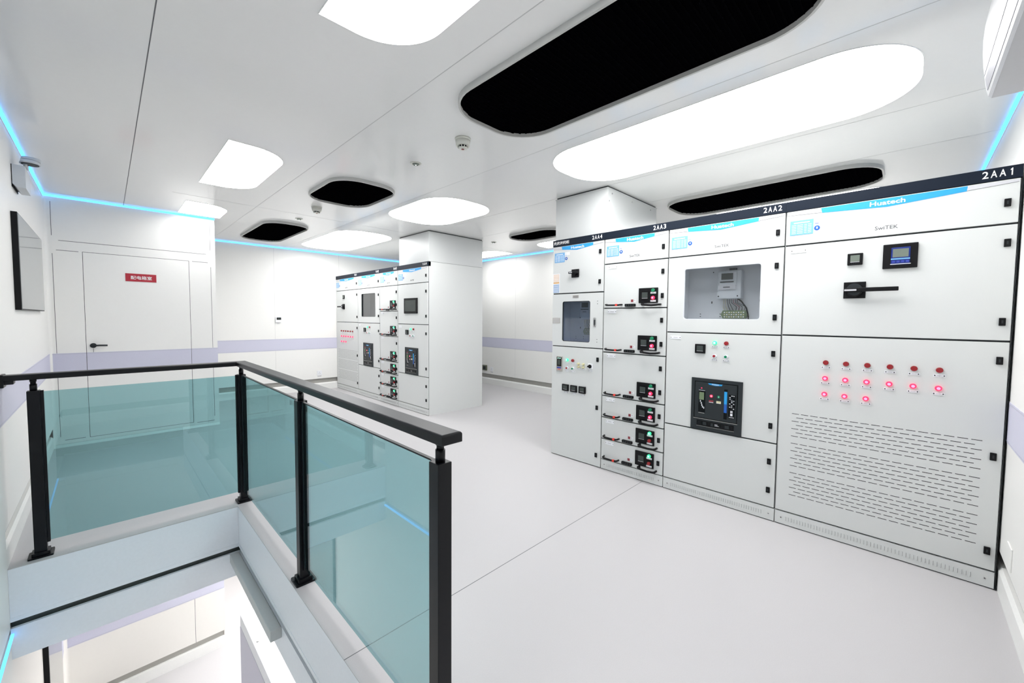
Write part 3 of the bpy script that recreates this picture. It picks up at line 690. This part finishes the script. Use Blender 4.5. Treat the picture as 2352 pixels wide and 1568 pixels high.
# right bank, nearest last
c = cabinet('widest and nearest grey cabinet, marked 2AA1, with red lamp rows above vent slots', (X1, YS[1], 0), RB); incoming(c, YS[1]-YS[0], '2AA1')
b = MB(); W_ = YS[1]-YS[0]; b.box(W_, W_+.001, -.022, .02, .0, 2.2, m_gap); b.build('edge_trim', c, 'dark edge strip')
c = cabinet('grey cabinet marked 2AA2 with an energy meter behind its window', (X1, YS[2], 0), RB); feeder(c, YS[2]-YS[1], '2AA2', (.130, .667, 1.411, 1.810), True)
c = cabinet('narrow grey cabinet marked 2AA3 with six drawers between 2AA2 and 2AA4', (X1, YS[3], 0), RB)
drawers(c, YS[3]-YS[2], '2AA3', [('g', 'R')]*4 + [('G', 'r')]*2)
c = cabinet('grey cabinet marked 2AA4 at the far end of the right bank, with a smoked window', (X1, YS[4], 0), RB); W = YS[4]-YS[3]
body(c, W); frame(c, W, (1.659, 1.1295, .004)); header(c, W, '2AA4', '光伏并网柜')
d = top_door(c, W, 2.035, switek=False, dz=1.660); hinge(d, W-.043, 1.757)
b = MB(); b.box(.242, .329, -.030, -.02, 1.811, 1.891, m_blk, .003); b.cyl((.285, 1.855), .026, -.045, -.03, m_blk, 20); b.box(.228, .338, -.066, -.045, 1.847, 1.867, m_blk, .005); b.box(.24, .275, -.068, -.066, 1.853, 1.861, m_grey_l); b.build('rotary_switch', d)
b = MB(); b.box(.004, .094, -.0208, -.02, 1.668, 1.862, m_tag)
for i in range(7): b.box(.012, .086, -.0212, -.0208, 1.848-.0125*i, 1.852-.0125*i, m_org)
b.box(.012, .086, -.0212, -.0208, 1.764, 1.775, m_org)
for i in range(8): b.box(.012, .086, -.0212, -.0208, 1.748-.0108*i, 1.753-.0108*i, m_sblue)
b.build('instruction_sticker', d, 'orange and blue striped instruction sticker')
hole = (.131, .461, 1.182, 1.580)
d = simple_door(c, G, W-G, 1.1345, 1.654, hole=hole); compartment(c, *hole); pane(d, *hole, m_paned, 'smoked window'); energy_meter(c, .262, .424, 1.400, 1.590)
b = MB(); b.box(.255, .327, -.0215, -.02, 1.610, 1.639, m_steel, .001)
for i in range(2): b.box(.262, .32, -.0218, -.0215, 1.617+.01*i, 1.621+.01*i, m_txtk)
b.build('metal_plate', d)
for z in (1.575, 1.215):
    for q in (0, -.025):
        b = MB(); b.cyl((.542, z+q), .0035, -.022, -.02, m_dgrey, 8); b.build('screw', d)
b = MB(); b.box(.006, .104, -.0215, -.02, 1.360, 1.416, m_steel, .001)
for i in range(4): b.box(.014, .096, -.0218, -.0215, 1.368+.012*i, 1.372+.012*i, m_grey_l)
b.build('metal_plate', d)
b = MB(); b.box(.502, .529, -.026, -.02, 1.332, 1.420, m_chrome, .002); b.box(.509, .522, -.030, -.026, 1.350, 1.40, m_dgrey, .002); b.cyl((.5155, 1.344), .004, -.028, -.026, m_blk, 8); b.build('door_lock', d)
b = MB(); b.box(G, W-G, -.02, -.004, .008, 1.1245, m_cab, .0018); d = b.build('door', c)
b = MB(); b.box(.069, .143, -.030, -.02, .873, 1.026, m_steel, .003); b.box(.078, .134, -.032, -.03, .925, 1.018, m_blk2); b.box(.088, .124, -.033, -.032, .94, .992, m_scr)
for u in (.094, .118): b.cyl((u, 1.007), .006, -.034, -.032, m_grncore, 10)
for i in range(3): b.box(.08+.018*i, .094+.018*i, -.032, -.03, .903, .918, m_navybtn)
b.box(.088, .124, -.031, -.03, .89, .897, m_redp); b.build('monitoring_unit', d, 'small silver framed controller with two green lights')
lamp(d, .203, .996, 'G'); lamp(d, .272, .995, 'r'); lamp(d, .203, .915, 'p'); lamp(d, .272, .915, 'q')
for x in (.203, .272):
    for z in (.967, .886): ltag(d, x+.003, z, .048, .013)
for x in (.341, .397):
    b = MB()
    for z in (.968, .938): b.cyl((0, z), .014, -.028, -.02, m_gold, 6); b.cyl((0, z), .008, -.04, -.028, m_gold, 12); b.box(-.017, .017, -.036, -.03, z-.003, z+.003, m_gold)
    k = b.build('key_terminal', d, 'pale brass terminal'); k.location.x = x; ltag(d, x+.003, .922, .046, .014)
b = MB(); b.box(.452, .502, -.030, -.02, .930, .980, m_tag, .003); b.cyl((.476, .955), .018, -.036, -.03, m_blk, 18); b.box(.457, .492, -.052, -.036, .948, .962, m_blk, .004); b.build('selector_switch', d); ltag(d, .478, .912, .044, .012)
for x in (.147, .248, .349): meter(d, x, x+.080, .683, .750); ltag(d, x+.045, .667, .046, .014)
for z in (1.026, .570, .116): hinge(d, W-.0505, z)
# far bank
c = cabinet('widest grey cabinet at the far left end of the distant bank, marked 1AA1', (X2, YT[4], 0), LB); incoming(c, YT[4]-YT[3], '1AA1', True)
c = cabinet('grey cabinet marked 1AA2 with an empty grey window in the distant bank', (X2, YT[3], 0), LB); feeder(c, YT[3]-YT[2], '1AA2', (.144, .666, 1.414, 1.816), False)
c = cabinet('narrow drawer cabinet marked 1AA3 in the distant bank', (X2, YT[2], 0), LB)
drawers(c, YT[2]-YT[1], '1AA3', [('G', 'r')]*6)
c = cabinet('grey cabinet marked 1AA4 with a black touch screen, nearest of the distant bank', (X2, YT[1], 0), LB); feeder(c, YT[1]-YT[0], '1AA4', None, False, hmi=True)

# ---------------------------------------------------------------- glass railing
RX, RY = .705, 3.565
rl = thing('glass_railing', 'black railing with three teal glass panels around the stair opening', 'railing', (RX, RY, 0))
b = MB()
def L(x, y): return (x-RX, y-RY)
def rail_loop(d): return [L(XL, 3.528+d), L(.668+d, 3.528+d), L(.668+d, .940+d), L(.742-d, .940+d), L(.742-d, 3.602-d), L(XL, 3.602-d)]
rings = [[b.bm.verts.new((*p, z)) for p in rail_loop(d)] for d, z in ((.0015, 1.0365), (0, 1.038), (0, 1.061), (.0012, 1.0645), (.0035, 1.067), (.007, 1.068))]
b.mi(m_rail); b.bm.faces.new(list(reversed(rings[0]))); b.bm.faces.new(rings[-1])
for A, B in zip(rings, rings[1:]):
    for q in range(6): b.bm.faces.new((A[q], A[(q+1) % 6], B[(q+1) % 6], B[q]))
bmesh.ops.recalc_face_normals(b.bm, faces=b.bm.faces[:])
x0, y0 = L(.690, .962); x1, y1 = L(.720, 3.55); b.box(x0, x1, y0, y1, 1.030, 1.037, m_rail); b.build('handrail', rl)
b = MB(); x0, y0 = L(XL, 3.521); b.box(x0, x0+.016, y0, y0+.088, 1.0, 1.073, m_rail, .004); b.box(x0, x0+.05, y0+.012, y0+.076, 1.016, 1.037, m_rail, .004); b.build('wall_bracket', rl)
def post(x, y, grooves=''):
    b = MB(); b.box(-.025, .025, -.025, .025, .004, .970, m_rail, .002)
    for sgn_ in grooves:      # channels that hold the glass
        if sgn_ == 'N': b.box(-.010, -.005, .025, .038, .07, .968, m_rail); b.box(.005, .010, .025, .038, .07, .968, m_rail)
        if sgn_ == 'S': b.box(-.010, -.005, -.038, -.025, .07, .968, m_rail); b.box(.005, .010, -.038, -.025, .07, .968, m_rail)
        if sgn_ == 'W': b.box(-.038, -.025, -.010, -.005, .07, .968, m_rail); b.box(-.038, -.025, .005, .010, .07, .968, m_rail)
        if sgn_ == 'E': b.box(.025, .038, -.010, -.005, .07, .968, m_rail); b.box(.025, .038, .005, .010, .07, .968, m_rail)
    p = b.build('post', rl); p.location = (x-RX, y-RY, 0)
    b = MB(); b.cyl((0, 0), .015, .968, 1.008, m_rail, 18, axis='z'); b.cyl((0, 0), .0115, 1.008, 1.022, m_rail, 18, axis='z'); b.cyl((0, 0), .014, 1.022, 1.034, m_rail, 18, axis='z'); b.build('post_neck', p)
    b = MB(); b.prismz(rrect(-.05, .05, -.05, .05, .008, 3), 0, .010, m_rail); b.prismz(rrect(-.036, .036, -.036, .036, .006, 3), .010, .028, m_rail); b.build('base_plate', p)
post(-.305, RY, 'E'); post(RX, RY, 'WS'); post(RX, 2.25, 'NS'); post(RX, 1.0, 'N')
def pane_box(x0, x1, y0, y1):
    b = MB(); b.box(x0-RX, x1-RX, y0-RY, y1-RY, .078, .962, m_rglass); b.build('glass_panel', rl, 'teal tinted glass panel')
pane_box(-.276, RX-.029, RY-.004, RY+.004); pane_box(RX-.004, RX+.004, 2.279, RY-.029); pane_box(RX-.004, RX+.004, 1.029, 2.221)
b = MB(); b.box(-.006, .006, 2.279-RY, -.029, .9625, .968, m_rail); b.box(-.006, .006, 1.029-RY, 2.221-RY, .9625, .968, m_rail); b.build('glass_edge_strip', rl)

# ---------------------------------------------------------------- things on the walls
def wallthing(name, label, cat, loc, rz, group=None): return thing(name, label, cat, loc, rz, group)
t = wallthing('wall_screen', 'flat black sided wall screen with a grey glossy face on the left wall', 'wall screen', (XL, 4.22, 0), PI/2)
b = MB(); b.box(0, 1.42, -.028, 0, 1.437, 2.085, m_blk); b.build('casing', t); b = MB(); b.box(.008, 1.412, -.031, -.028, 1.445, 2.078, m_mirror); b.build('glass_face', t, 'grey reflective face')
t = wallthing('wall_screen', 'black edged screen on the lower storey wall seen through the stair opening', 'wall screen', (XL, 4.70, 0), PI/2)
b = MB(); b.box(0, 1.02, -.03, 0, LZ+.6, -1.14, m_blk); b.build('casing', t); b = MB(); b.box(.008, 1.012, -.032, -.03, LZ+.61, -1.15, m_mirror); b.build('glass_face', t, 'grey reflective face')
t = wallthing('emergency_light', 'grey twin head emergency light on the left wall below the blue strip', 'emergency light', (XL, 4.34, 0), PI/2)
b = MB(); b.box(0, .26, -.004, 0, 2.27, 2.42, m_blk); b.prismx([(-.004, 2.29), (-.02, 2.27), (-.062, 2.27), (-.062, 2.415), (-.05, 2.42), (-.004, 2.42)], 0, .26, m_meter); b.build('housing', t)
for k, x in enumerate((.05, .20)):
    b = MB(); b.cyl((x*.4+.03, -.06), .010, 2.42, 2.475, m_meter, 10, axis='z'); zz = 2.448+.035*k; b.cyl((x*.4+.03, -.082), .050, zz, zz+.022, m_meter, 28, .044, 'z'); b.cyl((x*.4+.03, -.082), .042, zz-.004, zz, m_dgrey, 24, axis='z'); b.build('lamp_head', t)
t = wallthing('thermostat', 'small white thermostat with a dark display on the back wall', 'thermostat', (2.174, YF, 1.343), 0)
b = MB(); b.box(-.045, .045, -.022, 0, -.045, .05, m_tag, .003); b.build('case', t); b = MB(); b.box(-.030, .042, -.024, -.022, .004, .045, m_blk2); b.box(-.02, .034, -.0245, -.024, .014, .036, m_scr); b.build('display', t)
b = MB(); b.box(-.02, .02, -.001, 0, -.072, -.06, m_grey_l); b.build('name_tag', t)
def outlet(loc, rz, label, w=.088, h=.088):
    t = wallthing('wall_outlet', label, 'wall outlet', loc, rz, 'white wall outlets')
    b = MB(); b.box(-w/2, w/2, -.010 if w < .1 else -.006, 0, -h/2, h/2, m_tag if w < .1 else m_wall, .002); b.build('cover', t)
    if w > .1: return
    b = MB()
    for (x, z) in ((-.012, -.012), (.012, -.012), (0, .012)): b.box(x-.002, x+.002, -.0108, -.010, z-.006, z+.006, m_dgrey)
    b.build('socket', t); b = MB(); b.box(-.035, .035, -.001, 0, -h/2-.03, -h/2-.012, m_grey_l); b.build('name_tag', t)
outlet((2.868, YF, .325), 0, 'white wall outlet low on the back wall left of the distant bank'); outlet((XR, 6.265, .325), -PI/2, 'white wall outlet low on the wall between the banks')
outlet((2.975, YN, .300), PI, 'white wall outlet low on the wall at the right edge', .11, .11)
t = wallthing('junction_box', 'dark olive metal box low on the wall between the banks', 'junction box', (XR, 6.475, .340), -PI/2)
b = MB(); b.box(-.065, .065, -.03, 0, -.057, .057, m_greencl, .003); b.build('case', t); b = MB(); b.box(-.04, .04, -.032, -.03, -.035, .035, m_dgrey, .002); b.build('cover', t)
# air conditioner, local x runs away from the viewer along the near wall (flipped frame)
t = wallthing('air_conditioner', 'white wall mounted air conditioner in the upper right corner', 'air conditioner', (1.30, YN, 0), 0)
# profile in (y out of wall, z)
P = [(0, 2.21), (0, 2.56), (.165, 2.56), (.195, 2.553), (.215, 2.535), (.227, 2.505), (.233, 2.46), (.2355, 2.41), (.2345, 2.36), (.231, 2.31), (.226, 2.265), (.221, 2.23), (.216, 2.208), (.208, 2.20), (.141, 2.197), (.10, 2.195), (.04, 2.2)]
b = MB(); b.prismx(P, 0, .928, m_ac); b.build('casing', t)
b = MB(); b.prismx([(.2293, 2.285), (.2280, 2.285), (.2275, 2.281), (.2289, 2.281)], -.001, .924, m_acd); b.build('panel_groove', t)
b = MB(); b.prismx([(.2275, 2.262), (.2245, 2.262), (.217, 2.222), (.2205, 2.222)], .0, .905, m_acd); b.build('louver', t, 'dark louver slot')
b = MB(); b.prismx([(.212, 2.2), (.142, 2.1975), (.142, 2.1945), (.209, 2.1965)], .0, .918, m_acg); b.build('flap', t, 'light grey air flap')
b = MB(); b.tube([(.99, .05, 2.30), (1.2, .05, 2.32), (1.3, .03, 2.6)], .02, m_ac, 10); b.tube([(.925, .05, 2.29), (.99, .05, 2.30)], .022, m_dgrey, 10); b.build('pipe', t, 'insulated pipe')
# unseen light panels added to brighten the lower storey
for (x0, x1, y0, y1) in ((2.35, 3.2, 1.2, 3.4), (2.35, 3.2, 4.6, 7.2), (1.1, 1.6, 5.0, 6.2)):
    ceil_light(x0, x1, y0, y1, .3, R4, 'unseen ceiling light added to brighten the lower storey', z=-.40, group='added lower storey lights', lm=m_added_low)
